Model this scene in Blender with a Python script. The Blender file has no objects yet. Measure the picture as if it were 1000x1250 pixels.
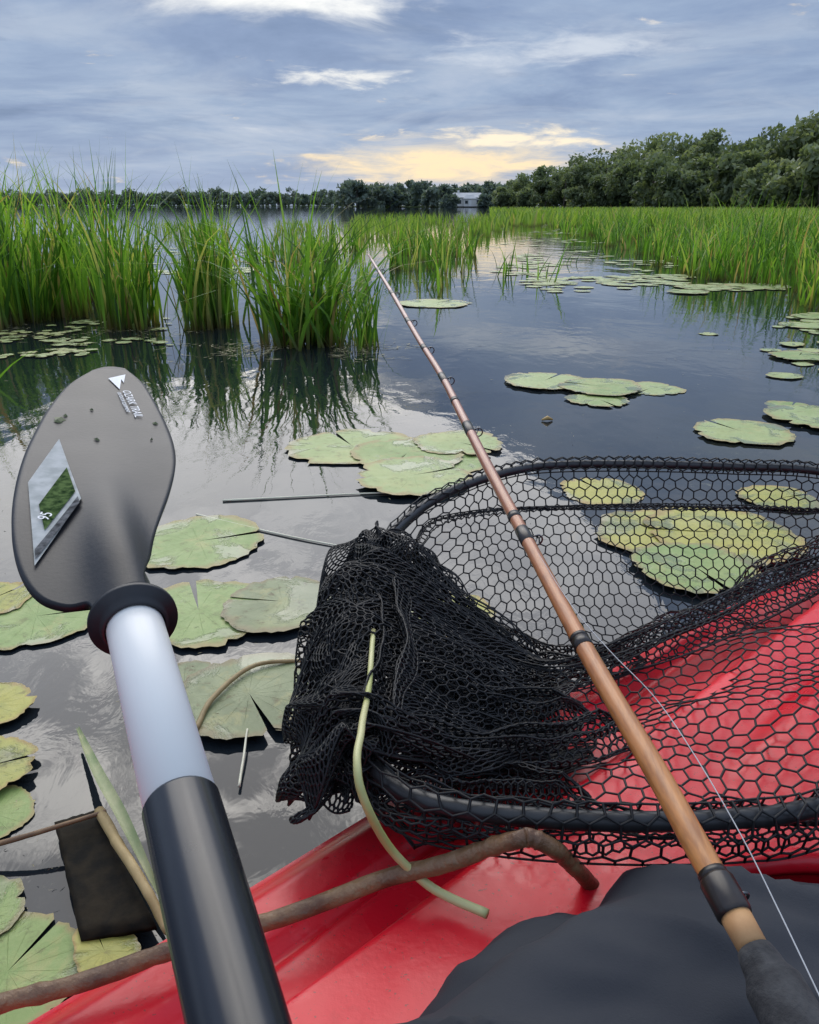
import bpy, math, random
import numpy as np
from mathutils import Vector, Matrix, noise as mn
random.seed(7); rng=np.random.default_rng(7)
S=bpy.context.scene
S.view_settings.view_transform='Standard'
try: S.view_settings.look='None'
except: pass
S.view_settings.exposure=0
# ------------------------------------------------------------ camera (seated kayaker's eye/phone height)
H=0.72; F=981.0; PITCH=math.radians(20.9); cp,sp=math.cos(PITCH),math.sin(PITCH)
cd=bpy.data.cameras.new("camera"); cam=bpy.data.objects.new("camera",cd); S.collection.objects.link(cam)
cam.location=(0,0,H); cam.rotation_euler=(math.radians(90)-PITCH,0,0)
cd.sensor_fit='VERTICAL'; cd.sensor_height=24; cd.lens=12*F/625; cd.clip_start=0.02; cd.clip_end=6000
S.camera=cam
# unprojection helpers: image pixels + estimated camera + chosen height / guessed depth -> metres
def ray(u,v):
    x=(u-500)/F; y=(625-v)/F
    return Vector((x,cp+y*sp,-sp+y*cp))
def at(u,v,d): return Vector((0,0,H))+ray(u,v)*d
def onz(u,v,z=0.0):
    r=ray(u,v); return Vector((0,0,H))+r*((H-z)/(-r.z))
def dep(p): return p.y*cp+(H-p.z)*sp
# ------------------------------------------------------------ helpers
def link(o,parent=None):
    S.collection.objects.link(o)
    if parent is not None: o.parent=parent
    return o
def empty(name):
    e=bpy.data.objects.new(name,None); e.empty_display_size=.1; return link(e)
def mk(name,V,Fc,mat,parent=None,smooth=True,attrs=None):
    me=bpy.data.meshes.new(name)
    me.from_pydata([tuple(v) for v in V],[],[tuple(f) for f in Fc]); me.update()
    if smooth: me.polygons.foreach_set('use_smooth',[True]*len(me.polygons))
    if attrs:
        for k,a in attrs.items():
            at_=me.attributes.new(k,'FLOAT','POINT'); at_.data.foreach_set('value',np.asarray(a,dtype=np.float32))
    if mat: me.materials.append(mat)
    return link(bpy.data.objects.new(name,me),parent)
def mkq(name,V,Q,mat,parent=None,smooth=False,attrs=None):
    V=np.asarray(V,dtype=np.float32); Q=np.asarray(Q,dtype=np.int32); k=Q.shape[1]
    me=bpy.data.meshes.new(name); me.vertices.add(len(V)); me.vertices.foreach_set('co',V.ravel())
    me.loops.add(Q.size); me.loops.foreach_set('vertex_index',Q.ravel())
    me.polygons.add(len(Q)); me.polygons.foreach_set('loop_start',np.arange(0,Q.size,k,dtype=np.int32))
    me.polygons.foreach_set('loop_total',np.full(len(Q),k,dtype=np.int32))
    me.update(calc_edges=True); me.validate()
    if smooth: me.polygons.foreach_set('use_smooth',[True]*len(me.polygons))
    if attrs:
        for kk,a in attrs.items():
            at_=me.attributes.new(kk,'FLOAT','POINT'); at_.data.foreach_set('value',np.asarray(a,dtype=np.float32))
    if mat: me.materials.append(mat)
    return link(bpy.data.objects.new(name,me),parent)
def cat(P,n):
    P=[Vector(p) for p in P]; out=[]
    Q=[P[0]*2-P[1]]+P+[P[-1]*2-P[-2]]
    for i in range(1,len(Q)-2):
        for k in range(n):
            t=k/n; a,b,c,d=Q[i-1],Q[i],Q[i+1],Q[i+2]
            out.append(.5*((2*b)+(c-a)*t+(2*a-5*b+4*c-d)*t*t+(3*b-a-3*c+d)*t**3))
    out.append(P[-1]); return out
def tube(P,R,n=10,caps=True,closed=False):
    V=[];Fc=[];P=[Vector(p) for p in P]
    if not hasattr(R,'__len__'): R=[R]*len(P)
    up=Vector((0,0,1)); prev=None; m=len(P)
    for i,p in enumerate(P):
        t=(P[(i+1)%m]-P[i-1]) if closed else (P[min(i+1,m-1)]-P[max(i-1,0)])
        t.normalize()
        if prev is None:
            a=t.cross(up); 
            if a.length<.05: a=t.cross(Vector((1,0,0)))
        else: a=prev-t*prev.dot(t)
        a.normalize(); prev=a; b=t.cross(a)
        for k in range(n):
            w=2*math.pi*k/n; V.append(p+(a*math.cos(w)+b*math.sin(w))*R[i])
    for i in range(m if closed else m-1):
        for k in range(n):
            j=(i+1)%m
            Fc.append((i*n+k,i*n+(k+1)%n,j*n+(k+1)%n,j*n+k))
    if caps and not closed:
        Fc.append(tuple(range(n))[::-1]); Fc.append(tuple(range((m-1)*n,m*n)))
    return V,Fc
def resR(R,n):
    o=[]
    for i in range(len(R)-1):
        for k in range(n): o.append(R[i]+(R[i+1]-R[i])*k/n)
    o.append(R[-1]); return o
# ------------------------------------------------------------ material helpers
class NT:
    def __init__(s,nt): s.t=nt; s.n=nt.nodes; s.l=nt.links
    def new(s,ty,**kw):
        n=s.n.new(ty)
        for k,v in kw.items(): setattr(n,k,v)
        return n
    def link(s,a,b): s.l.new(a,b)
    def m(s,op,a,b=None,c=None,clamp=False):
        n=s.n.new('ShaderNodeMath'); n.operation=op; n.use_clamp=clamp
        for i,x in enumerate((a,b,c)):
            if x is None: continue
            if hasattr(x,'is_linked'): s.l.new(x,n.inputs[i])
            else: n.inputs[i].default_value=x
        return n.outputs[0]
    def mix(s,f,a,b,bt='MIX'):
        n=s.n.new('ShaderNodeMix'); n.data_type='RGBA'; n.blend_type=bt
        for sock,x in ((n.inputs[0],f),(n.inputs[6],a),(n.inputs[7],b)):
            if hasattr(x,'is_linked'): s.l.new(x,sock)
            elif hasattr(x,'__len__'): sock.default_value=(*x[:3],1)
            else: sock.default_value=x
        return n.outputs[2]
    def noise(s,vec,scale,detail=4,rough=.55,dist=0.0):
        n=s.n.new('ShaderNodeTexNoise'); n.inputs['Scale'].default_value=scale; n.inputs['Detail'].default_value=detail
        n.inputs['Roughness'].default_value=rough; n.inputs['Distortion'].default_value=dist
        if vec is not None: s.l.new(vec,n.inputs['Vector'])
        return n.outputs['Fac']
    def ss(s,x,a,b):
        n=s.n.new('ShaderNodeMapRange'); n.interpolation_type='SMOOTHSTEP'
        s.l.new(x,n.inputs[0]); n.inputs[1].default_value=a; n.inputs[2].default_value=b; return n.outputs[0]
    def ramp(s,x,st):
        n=s.n.new('ShaderNodeValToRGB'); s.l.new(x,n.inputs[0]); e=n.color_ramp.elements
        while len(e)<len(st): e.new(.5)
        for el,(p,c) in zip(e,st): el.position=p; el.color=(*c,1)
        return n.outputs[0]
def base(name):
    m=bpy.data.materials.new(name); m.use_nodes=True; t=NT(m.node_tree)
    b=m.node_tree.nodes['Principled BSDF']; return m,t,b
def setc(t,b,inp,x):
    if hasattr(x,'is_linked'): t.link(x,b.inputs[inp])
    elif hasattr(x,'__len__'): b.inputs[inp].default_value=(*x[:3],1)
    else: b.inputs[inp].default_value=x
def objco(t): return t.new('ShaderNodeTexCoord').outputs['Object']
def simple(name,c1,c2,scale=20,rough=.5,bump=0.0,bscale=None,bdist=.002,spec=.5,metal=0,rvar=.1):
    m,t,b=base(name); co=objco(t); n=t.noise(co,scale,6)
    setc(t,b,'Base Color',t.mix(t.ss(n,.3,.7),c1,c2))
    n2=t.noise(co,scale*3.3,4)
    setc(t,b,'Roughness',t.m('ADD',t.m('MULTIPLY',n2,rvar),rough-rvar/2))
    b.inputs['Specular IOR Level'].default_value=spec; b.inputs['Metallic'].default_value=metal
    if bump>0:
        bp=t.new('ShaderNodeBump'); bp.inputs['Strength'].default_value=bump; bp.inputs['Distance'].default_value=bdist
        t.link(t.noise(co,bscale or scale*4,6),bp.inputs['Height']); t.link(bp.outputs[0],b.inputs['Normal'])
    return m
def leafmat(name,cols,trans=.35,rough=.5,hgrad=False,dead=(.12,.09,.035)):
    m,t,b=base(name)
    a=t.new('ShaderNodeAttribute',attribute_name='leaf_tone'); c=t.ramp(a.outputs['Fac'],cols)
    if hgrad:
        g=t.new('ShaderNodeAttribute',attribute_name='hh').outputs['Fac']
        c=t.mix(t.ss(g,.26,.0),c,dead)
        c=t.mix(t.m('MULTIPLY',t.ss(g,.8,1.05),.45),c,(.24,.22,.06))
    setc(t,b,'Base Color',c); b.inputs['Roughness'].default_value=rough; b.inputs['Specular IOR Level'].default_value=.35
    tr=t.new('ShaderNodeBsdfTranslucent'); t.link(t.mix(1.0,c,(1.35,1.4,.7),'MULTIPLY'),tr.inputs[0])
    mx=t.new('ShaderNodeMixShader'); mx.inputs[0].default_value=trans
    t.link(b.outputs[0],mx.inputs[1]); t.link(tr.outputs[0],mx.inputs[2])
    t.link(mx.outputs[0],m.node_tree.nodes['Material Output'].inputs[0]); return m
# ------------------------------------------------------------ sun + sky
EL=math.radians(41); AZ=math.radians(-13)
sd=Vector((math.sin(AZ)*math.cos(EL),math.cos(AZ)*math.cos(EL),math.sin(EL)))
L=bpy.data.lights.new("sun",'SUN'); L.energy=1.4; L.angle=math.radians(60); L.color=(1,.94,.85)
so=link(bpy.data.objects.new("sun",L)); so.rotation_euler=sd.to_track_quat('Z','Y').to_euler(); so.location=(0,0,50)
W=bpy.data.worlds.new("World"); S.world=W; W.use_nodes=True; t=NT(W.node_tree)
bg=W.node_tree.nodes['Background']; bg.inputs[1].default_value=.1
sky=t.new('ShaderNodeTexSky'); sky.sky_type='NISHITA'; sky.sun_disc=False; sky.sun_elevation=EL; sky.sun_rotation=AZ
tc=t.new('ShaderNodeTexCoord').outputs['Generated']
sx=t.new('ShaderNodeSeparateXYZ'); t.link(tc,sx.inputs[0]); X,Y,Z=sx.outputs
Zc=t.m('MAXIMUM',Z,0.0); den=t.m('ADD',Zc,.10)
def comb(a,b,c=0.0):
    n=t.new('ShaderNodeCombineXYZ')
    for i,x in enumerate((a,b,c)):
        if hasattr(x,'is_linked'): t.link(x,n.inputs[i])
        else: n.inputs[i].default_value=x
    return n.outputs[0]
pl=comb(t.m('DIVIDE',X,den),t.m('DIVIDE',Y,den),5.0)
n1=t.noise(pl,.75,10,.60,.35)
pl2=comb(t.m('MULTIPLY',t.m('DIVIDE',X,den),.8),t.m('MULTIPLY',t.m('DIVIDE',Y,den),.9),7.0)
n2=t.noise(pl2,1.5,9,.6,.6)
pl3=comb(t.m('MULTIPLY',X,9.0),t.m('MULTIPLY',Z,50.0),1.0); n3=t.noise(pl3,1.0,9,.66,.6)
pl4=comb(t.m('MULTIPLY',X,14.0),t.m('MULTIPLY',Z,60.0),4.0); n4=t.noise(pl4,1.0,9,.62,.3)
c=t.ramp(n1,[(.32,(.18,.26,.43)),(.43,(.25,.34,.53)),(.53,(.33,.43,.61)),(.64,(.45,.53,.68)),(.76,(.70,.74,.80))])
c=t.mix(t.m('MULTIPLY',t.ss(n2,.48,.72),.35),c,(.58,.64,.73))
c=t.mix(t.m('MULTIPLY',t.ss(n3,.47,.30),.32),c,(.20,.28,.45))
c=t.mix(t.m('MULTIPLY',t.ss(Z,.10,.0),.6),c,(.36,.47,.68))
def gauss(x0,sx_,z0,sz_):
    a=t.m('POWER',t.m('ABSOLUTE',t.m('DIVIDE',t.m('SUBTRACT',X,x0),sx_)),2.0)
    b=t.m('POWER',t.m('ABSOLUTE',t.m('DIVIDE',t.m('SUBTRACT',Z,z0),sz_)),2.0)
    return t.m('MULTIPLY',t.m('EXPONENT',t.m('MULTIPLY',t.m('ADD',a,b),-1.0)),t.ss(Y,0,.2))
def patch(c,g,nz,a,b,col,k=1.7):
    return t.mix(t.ss(t.m('ADD',g,t.m('MULTIPLY',t.m('SUBTRACT',nz,.5),k)),a,b),c,col)
c=patch(c,gauss(.05,.22,.047,.032),n3,.36,1.15,(.86,.75,.60))
c=patch(c,gauss(.03,.15,.043,.019),n4,.32,.95,(1.08,.86,.56),2.5)
c=patch(c,gauss(.12,.10,.072,.014),n4,.38,.95,(1.08,.94,.72),2.5)
c=patch(c,gauss(-.07,.12,.128,.013),n4,.5,1.1,(.92,.92,.90),2.2)
c=patch(c,gauss(-.10,.19,.214,.036),n2,.42,1.0,(1.05,1.05,1.02),1.9)
c=patch(c,gauss(.15,.2,.155,.03),n4,.55,1.25,(.64,.70,.80))
# unseen cloud deck overhead brightened to light the scene, and round the veiled sun
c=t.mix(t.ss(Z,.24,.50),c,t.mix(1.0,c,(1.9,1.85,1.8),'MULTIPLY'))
dp=t.new('ShaderNodeVectorMath',operation='DOT_PRODUCT'); t.link(tc,dp.inputs[0]); dp.inputs[1].default_value=sd
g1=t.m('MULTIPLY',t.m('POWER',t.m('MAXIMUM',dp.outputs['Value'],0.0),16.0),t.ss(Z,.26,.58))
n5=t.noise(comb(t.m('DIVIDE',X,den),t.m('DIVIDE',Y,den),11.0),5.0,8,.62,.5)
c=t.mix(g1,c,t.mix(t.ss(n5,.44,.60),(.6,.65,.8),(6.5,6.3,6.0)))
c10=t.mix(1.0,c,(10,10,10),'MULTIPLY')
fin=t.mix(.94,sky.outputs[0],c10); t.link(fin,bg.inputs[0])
# ------------------------------------------------------------ water
m,t,b=base("water_mat"); co=objco(t)
b.inputs['IOR'].default_value=1.50
mp=t.new('ShaderNodeMapping'); mp.inputs['Scale'].default_value=(1,.6,1); t.link(co,mp.inputs[0])
nA=t.noise(mp.outputs[0],2.2,3,.5,.4); nB=t.noise(mp.outputs[0],15,4,.55,.5)
hgt=t.m('ADD',t.m('MULTIPLY',nA,.7),t.m('MULTIPLY',t.m('MULTIPLY',nB,t.ss(t.noise(co,1.1,3),.3,.65)),.13))
bp=t.new('ShaderNodeBump'); bp.inputs['Strength'].default_value=.14; bp.inputs['Distance'].default_value=.05
t.link(hgt,bp.inputs['Height']); t.link(bp.outputs[0],b.inputs['Normal'])
setc(t,b,'Roughness',t.m('ADD',t.m('MULTIPLY',t.ss(t.noise(co,.35,3),.4,.7),.025),.01))
cw=t.mix(t.ss(t.noise(co,1.3,6),.5,.75),(.011,.015,.019),(.026,.027,.016))
scum=t.noise(co,24,8,.75,.6)   # fine pollen / silt film in drifts
setc(t,b,'Base Color',t.mix(t.m('MULTIPLY',t.m('MULTIPLY',t.ss(scum,.58,.68),t.ss(t.noise(co,1.7,4),.46,.62)),.5),cw,(.20,.19,.12)))
mk("water",[(-3000,-200,0),(3000,-200,0),(3000,5000,0),(-3000,5000,0)],[(0,1,2,3)],m,smooth=False)
# ------------------------------------------------------------ land behind marsh
landm=simple("shore_grass",(.05,.08,.022),(.08,.11,.03),.4,.9)
def land(name,pts,z):
    n=len(pts); V=[(x,y,z) for x,y in pts]+[(x,y,-.3) for x,y in pts]
    Fc=[tuple(range(n))]+[(i,(i+1)%n,n+(i+1)%n,n+i) for i in range(n)]
    return mk(name,V,Fc,landm,smooth=False)
def px(u,D): return (u-500)/F*cp*D
land("shore_ground",[(px(610,235),235),(px(700,170),170),(px(850,110),110),(px(1020,75),75),(90,60),(400,60),(600,700),(px(640,520),520),(px(618,300),300)],.35)
land("far_shore_ground",[(px(-400,620),620),(px(420,600),600),(px(430,330),330),(px(612,300),300),(px(660,500),500),(900,900),(-900,900)],.30)
# ------------------------------------------------------------ reeds
def blades(name,specs,mat,seg=6):
    """specs rows: x,y,h,w,leanaz,lean,curve,rnd"""
    A=np.asarray(specs,dtype=float); n=len(A)
    k=np.linspace(0,1,seg+1)[None,:]
    x,y,h,w,az,ln,cv,rd=[A[:,i:i+1] for i in range(8)]
    off=ln*h*k+cv*h*k**3
    zz=h*(k-.22*np.abs(cv)*2.2*k**4)-.04
    wx=np.cos(az); wy=np.sin(az)
    fa=az+np.pi/2+rng.normal(0,.9,(n,1))
    ww=w*(1-k**2.2)*(.65+.35*np.sin(np.pi*np.clip(k*1.3,0,1)))+w*.03
    cx=x+wx*off; cy=y+wy*off
    V=np.zeros((n,seg+1,2,3))
    for s,q in ((0,-.5),(1,.5)):
        V[:,:,s,0]=cx+np.cos(fa)*ww*q; V[:,:,s,1]=cy+np.sin(fa)*ww*q; V[:,:,s,2]=zz
    b0=(np.arange(n)*(seg+1)*2)[:,None]+np.arange(seg)[None,:]*2
    Q=np.stack([b0,b0+1,b0+3,b0+2],-1).reshape(-1,4)
    rn=np.repeat(rd,(seg+1)*2,1).ravel(); hh=np.repeat(np.broadcast_to(k,(n,seg+1))[:,:,None],2,2).ravel()
    return mkq(name,V.reshape(-1,3),Q,mat,None,True,{'leaf_tone':rn,'hh':hh})
reedm=leafmat("reed_leaf",[(0,(.040,.100,.014)),(.35,(.095,.22,.025)),(.65,(.18,.35,.045)),(.82,(.29,.45,.07)),(.90,(.40,.43,.12)),(.96,(.46,.36,.16)),(1,(.28,.18,.08))],.5,.40,True,(.11,.085,.035))
reedf=leafmat("reed_leaf_far",[(0,(.11,.20,.028)),(.5,(.22,.36,.05)),(.9,(.34,.45,.085)),(1,(.42,.36,.14))],.4,.5,True,(.13,.14,.045))
def bl(x,y,h,w=.014,spread=.18,cv=.25):
    return (x,y,h*random.uniform(.5,1.1),w*random.uniform(.6,1.3),random.uniform(0,6.283),abs(random.gauss(0,spread)),abs(random.gauss(0,cv)),random.random())
def tuft_region(n,xf,yf,h,w,per=9,cond=None,thr=-.22,**k):
    out=[]
    for _ in range(max(1,n//per)):
        ok=False
        for _try in range(40):
            x=random.uniform(*xf); y=random.uniform(*yf)
            if mn.noise(Vector((x*.9,y*.5,3)))>thr and (cond is None or cond(x,y)): ok=True; break
        if not ok: continue
        hm=random.uniform(.66,1.14)
        for _ in range(per):
            out.append(bl(x+random.gauss(0,.045),y+random.gauss(0,.06),h*hm,w,**k))
    return out
Lc=lambda x,y: x/y<-.32
A=tuft_region(1350,(-5.6,-1.7),(5.2,8.2),1.12,.021,cond=Lc)
A+=tuft_region(600,(-3.4,-1.66),(4.95,5.7),1.02,.020,cond=lambda x,y:x/y<-.315)
blades("reed_bed",A,reedm)
B=tuft_region(200,(-1.43,-1.14),(5.0,5.45),.94,.021,spread=.13,cv=.3,thr=-1)
blades("reed_clump",B,reedm)
C_=tuft_region(225,(-.76,-.40),(4.35,4.65),.90,.020,spread=.28,cv=.55,thr=-1)+tuft_region(54,(-.92,-.2),(4.4,4.8),.55,.015,spread=.3,cv=.5,thr=-1)+tuft_region(36,(-.27,-.19),(4.35,4.45),.55,.015,spread=.15,thr=-1)
blades("reed_clump",C_,reedm)
D_=tuft_region(340,(-4.0,-1.0),(11,14),.58,.022,thr=.06)+tuft_region(520,(-1.3,1.1),(11.5,15),.60,.024,thr=-.08)+tuft_region(80,(-.95,-.35),(7.4,8.5),.58,.018,thr=-1)
D_+=tuft_region(110,(-.2,.65),(9.5,10.6),.60,.018,thr=-1)
D_+=tuft_region(60,(-2.05,-1.75),(7.2,7.8),.58,.018,thr=-1)
blades("reed_bed",D_,reedm)
E_=[]
for (u,v,n,h) in ((612,338,6,.42),(622,330,5,.45),(640,332,3,.4),(668,345,4,.5),(655,340,3,.42),(522,352,5,.42),(540,350,7,.5),(535,358,4,.4),(700,322,3,.3)):
    p=onz(u,v)
    for _ in range(n): E_.append(bl(p.x+random.gauss(0,.05),p.y+random.gauss(0,.1),h,.018,spread=.3,cv=.35))
p=onz(668,345); E_.append((p.x,p.y,.68,.035,0.0,.42,.1,.6))
p=onz(10,470); E_.append((p.x-.1,p.y,.26,.015,0.0,.9,.4,.5)); 
blades("sparse_reeds",E_,reedm)
T_=[]
for u,v,h in ((95,395,1.12),(162,400,1.18),(230,395,1.08),(345,415,1.0),(12,405,1.3),(42,400,1.2),(130,400,1.15),(200,398,1.05)):
    p=onz(u,v); T_.append((p.x,p.y,h,.008,random.uniform(0,6.28),.1,.06,.7))
blades("tall_reed_stems",T_,reedm,8)
G=[]
def edge_x(y): return 2.95+(y-6)*.085+.25*math.sin(y*1.1)+.15*math.sin(y*2.7)
def right(n,y0,y1,wd,h,w,per=9):
    for _ in range(n//per):
        y=y0+(y1-y0)*random.random()**1.3; x=edge_x(y)+wd*random.random()**1.5*(1+.08*y)
        hm=random.uniform(.70,1.12)*(h if x>edge_x(y)+.35 else h*.72)
        for _ in range(per): G.append(bl(x+random.gauss(0,.06),y+random.gauss(0,.08),hm,w,spread=.24,cv=.35))
right(3600,5.2,14,3.2,.92,.020); right(3100,12,30,6,.78,.028)
blades("reed_bed",G,reedm)
Hh=[]
for _ in range(7500):
    y=25+80*random.random()**1.6; u=random.uniform(600,1150)
    if y<30: u=random.uniform(750,1150)
    Hh.append((px(u,y),y,random.uniform(.50,.76),.05+.0016*y,random.uniform(0,6.28),random.random()*.3,.2,random.random()))
for _ in range(1700):
    y=random.uniform(19,42); u=random.uniform(430,628) if y>24 else random.uniform(430,600)
    if mn.noise(Vector((u*.02,y*.15,0)))<-.05: continue
    Hh.append((px(u,y),y,random.uniform(.38,.62),.045,random.uniform(0,6.28),random.random()*.3,.2,random.random()))
for _ in range(800):
    y=random.uniform(16,30); u=random.uniform(180,430)
    if mn.noise(Vector((u*.015,y*.2,7)))<.0: continue
    Hh.append((px(u,y),y,random.uniform(.32,.50),.035,random.uniform(0,6.28),random.random()*.3,.2,random.random()))
blades("marsh_reeds",Hh,reedf,4)
# ------------------------------------------------------------ trees
def tree_mass(name,specs,leafs,nl,mat,barkm):
    V=[];Q=[];R=[];TV=[];TF=[];o=0
    for (x,y,z,h,wr) in specs:
        off=len(TV); ln=random.gauss(0,.04)
        P=[Vector((x,y,z-.3)),Vector((x+ln*h,y,z+h*.3)),Vector((x+ln*2*h,y,z+h*.7))]
        v,f=tube(P,[h*.03,h*.022,h*.008],6); TV+=v; TF+=[tuple(i+off for i in q) for q in f]
        ncl=random.randint(15,21); tone=random.uniform(-.2,.2)
        for k in range(ncl):
            zf=random.uniform(.10,.98); rr=wr*math.sqrt(max(0,1-((zf-.48)/.56)**2))*random.uniform(.35,.95)
            a=random.uniform(0,6.283)
            c=np.array([x+math.cos(a)*rr,y+math.sin(a)*rr,z+zf*h*.9])
            if k<6:
                off=len(TV); v,f=tube([P[1].lerp(P[2],random.random()*.8),Vector(c)],[h*.011,h*.004],4); TV+=v; TF+=[tuple(i+off for i in q) for q in f]
            cr=wr*random.uniform(.28,.5)
            d=rng.normal(size=(nl,3)); d/=np.linalg.norm(d,axis=1)[:,None]
            d*= (rng.random((nl,1))**.35)*cr*np.array([1,1,.75]); pts=c+d
            a1=rng.normal(size=(nl,3)); a1/=np.linalg.norm(a1,axis=1)[:,None]
            a2=rng.normal(size=(nl,3)); a2-=a1*(a1*a2).sum(1)[:,None]; a2/=np.linalg.norm(a2,axis=1)[:,None]
            s=leafs*rng.uniform(.5,1.2,(nl,1))
            quad=np.stack([pts-a1*s,pts+a2*s*.5,pts+a1*s,pts-a2*s*.5],1)
            V.append(quad.reshape(-1,3)); Q.append(np.arange(nl*4).reshape(-1,4)+o); o+=nl*4
            tn=np.clip(.45+tone+random.uniform(-.2,.2)+.35*(d[:,2]/cr)+rng.normal(0,.08,nl),0,1)  # random tone plus painted top light: upper leaves of each clump lighter
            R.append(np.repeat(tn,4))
    e=empty(name)
    mkq("foliage",np.concatenate(V),np.concatenate(Q),mat,e,False,{'leaf_tone':np.concatenate(R)})
    mk("trunks",TV,TF,barkm,e)
bark=simple("bark",(.08,.065,.05),(.14,.11,.09),3,.9)
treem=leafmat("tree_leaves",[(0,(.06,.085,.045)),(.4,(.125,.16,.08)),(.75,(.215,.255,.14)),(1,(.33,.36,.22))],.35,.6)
treef=leafmat("tree_leaves_far",[(0,(.08,.115,.10)),(.5,(.14,.18,.15)),(1,(.22,.26,.19))],.25,.7)  # bluish leaf colours carry the distance haze
sp_=[]
prof=[(612,228),(626,220),(640,214),(665,205),(690,196),(715,188),(740,184),(765,176),(790,172),(815,164),(840,168),(862,166),(885,186),(905,176),(930,162),(955,168),(980,152),(1005,142),(1035,150),(1065,145),(1100,150),(1140,150)]
for (u,v) in prof:
    D=np.interp(u,[612,700,850,1000,1150],[250,185,135,98,85])
    h=(250-v)/1050*D+H-.35
    sp_.append((px(u,D)+random.uniform(-.5,.5),D,.35,h,h*random.uniform(.38,.5)))
    for q in range(2):
        D2=D*random.uniform(.86,.95); sp_.append((px(u+random.uniform(-14,14),D2),D2,.35,h*random.uniform(.45,.7),h*.33))
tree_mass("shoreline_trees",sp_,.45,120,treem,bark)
sp_=[]
for u in np.arange(-350,430,6.0):
    D=random.uniform(620,680); tp=random.uniform(13,17)+ (4 if random.random()<.2 else 0)
    h=tp/1050*D; sp_.append((px(u,D),D,.3,h,h*.6))
for u in np.arange(424,640,6.5):
    if 552<u<590: D=random.uniform(360,380); tp=random.uniform(22,27)
    else: D=random.uniform(310,370); tp=random.choice([20,24,28,30,26])
    h=tp/1050*D; sp_.append((px(u,D),D,.3,h,h*.5))
for u in (546,553,590,596): sp_.append((px(u,292),292,.3,3.6,1.8))
tree_mass("distant_trees",sp_,1.15,26,treef,bark)
# ------------------------------------------------------------ house on far shore
wallm=simple("house_siding",(.62,.61,.57),(.72,.71,.67),.6,.8); roofm=simple("house_roof",(.42,.42,.42),(.52,.52,.51),.8,.9,spec=.1)
glass=simple("window_glass",(.03,.04,.05),(.05,.06,.07),1,.1); trim=simple("white_trim",(.75,.75,.72),(.8,.8,.78),1,.5)
hs=empty("lake_house"); D=300; hx=px(571,D)
def box(name,x0,x1,y0,y1,z0,z1,mat,par):
    V=[(x,y,z) for z in (z0,z1) for y in (y0,y1) for x in (x0,x1)]
    return mk(name,V,[(0,2,3,1),(4,5,7,6),(0,1,5,4),(2,6,7,3),(0,4,6,2),(1,3,7,5)],mat,par,False)
def gable(name,x0,x1,y0,y1,z0,z1,par,mat,ov=.5):
    x0-=ov;x1+=ov;y0-=ov;y1+=ov; ym=(y0+y1)/2
    V=[(x0,y0,z0),(x1,y0,z0),(x1,y1,z0),(x0,y1,z0),(x0+1.2,ym,z1),(x1-1.2,ym,z1)]
    return mk(name,V,[(0,1,5,4),(2,3,4,5),(0,4,3),(1,2,5),(0,3,2,1)],mat,par,False)
box("walls",hx-5.5,hx+5.5,D,D+8,.3,3.2,wallm,hs); gable("roof",hx-5.5,hx+5.5,D,D+8,3.202,4.8,hs,roofm)
box("wing_walls",hx-1.5,hx+2.6,D-2.5,D-.003,.3,2.8,wallm,hs); gable("wing_roof",hx-1.5,hx+2.6,D-2.5,D+1,2.802,4.0,hs,roofm,.3)
for i,xx in enumerate((-4.8,-3.2,3.2,4.3)):
    box("window_%d"%i,hx+xx,hx+xx+.9,D-.06,D-.01,1.2,2.4,glass,hs)
box("door",hx+.2,hx+1.1,D-2.56,D-2.51,.35,2.3,trim,hs); box("window_wing",hx-1.1,hx-.1,D-2.56,D-2.51,1.2,2.2,glass,hs)
box("chimney",hx-3.4,hx-2.7,D+4,D+4.8,3.6,5.6,wallm,hs)
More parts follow.
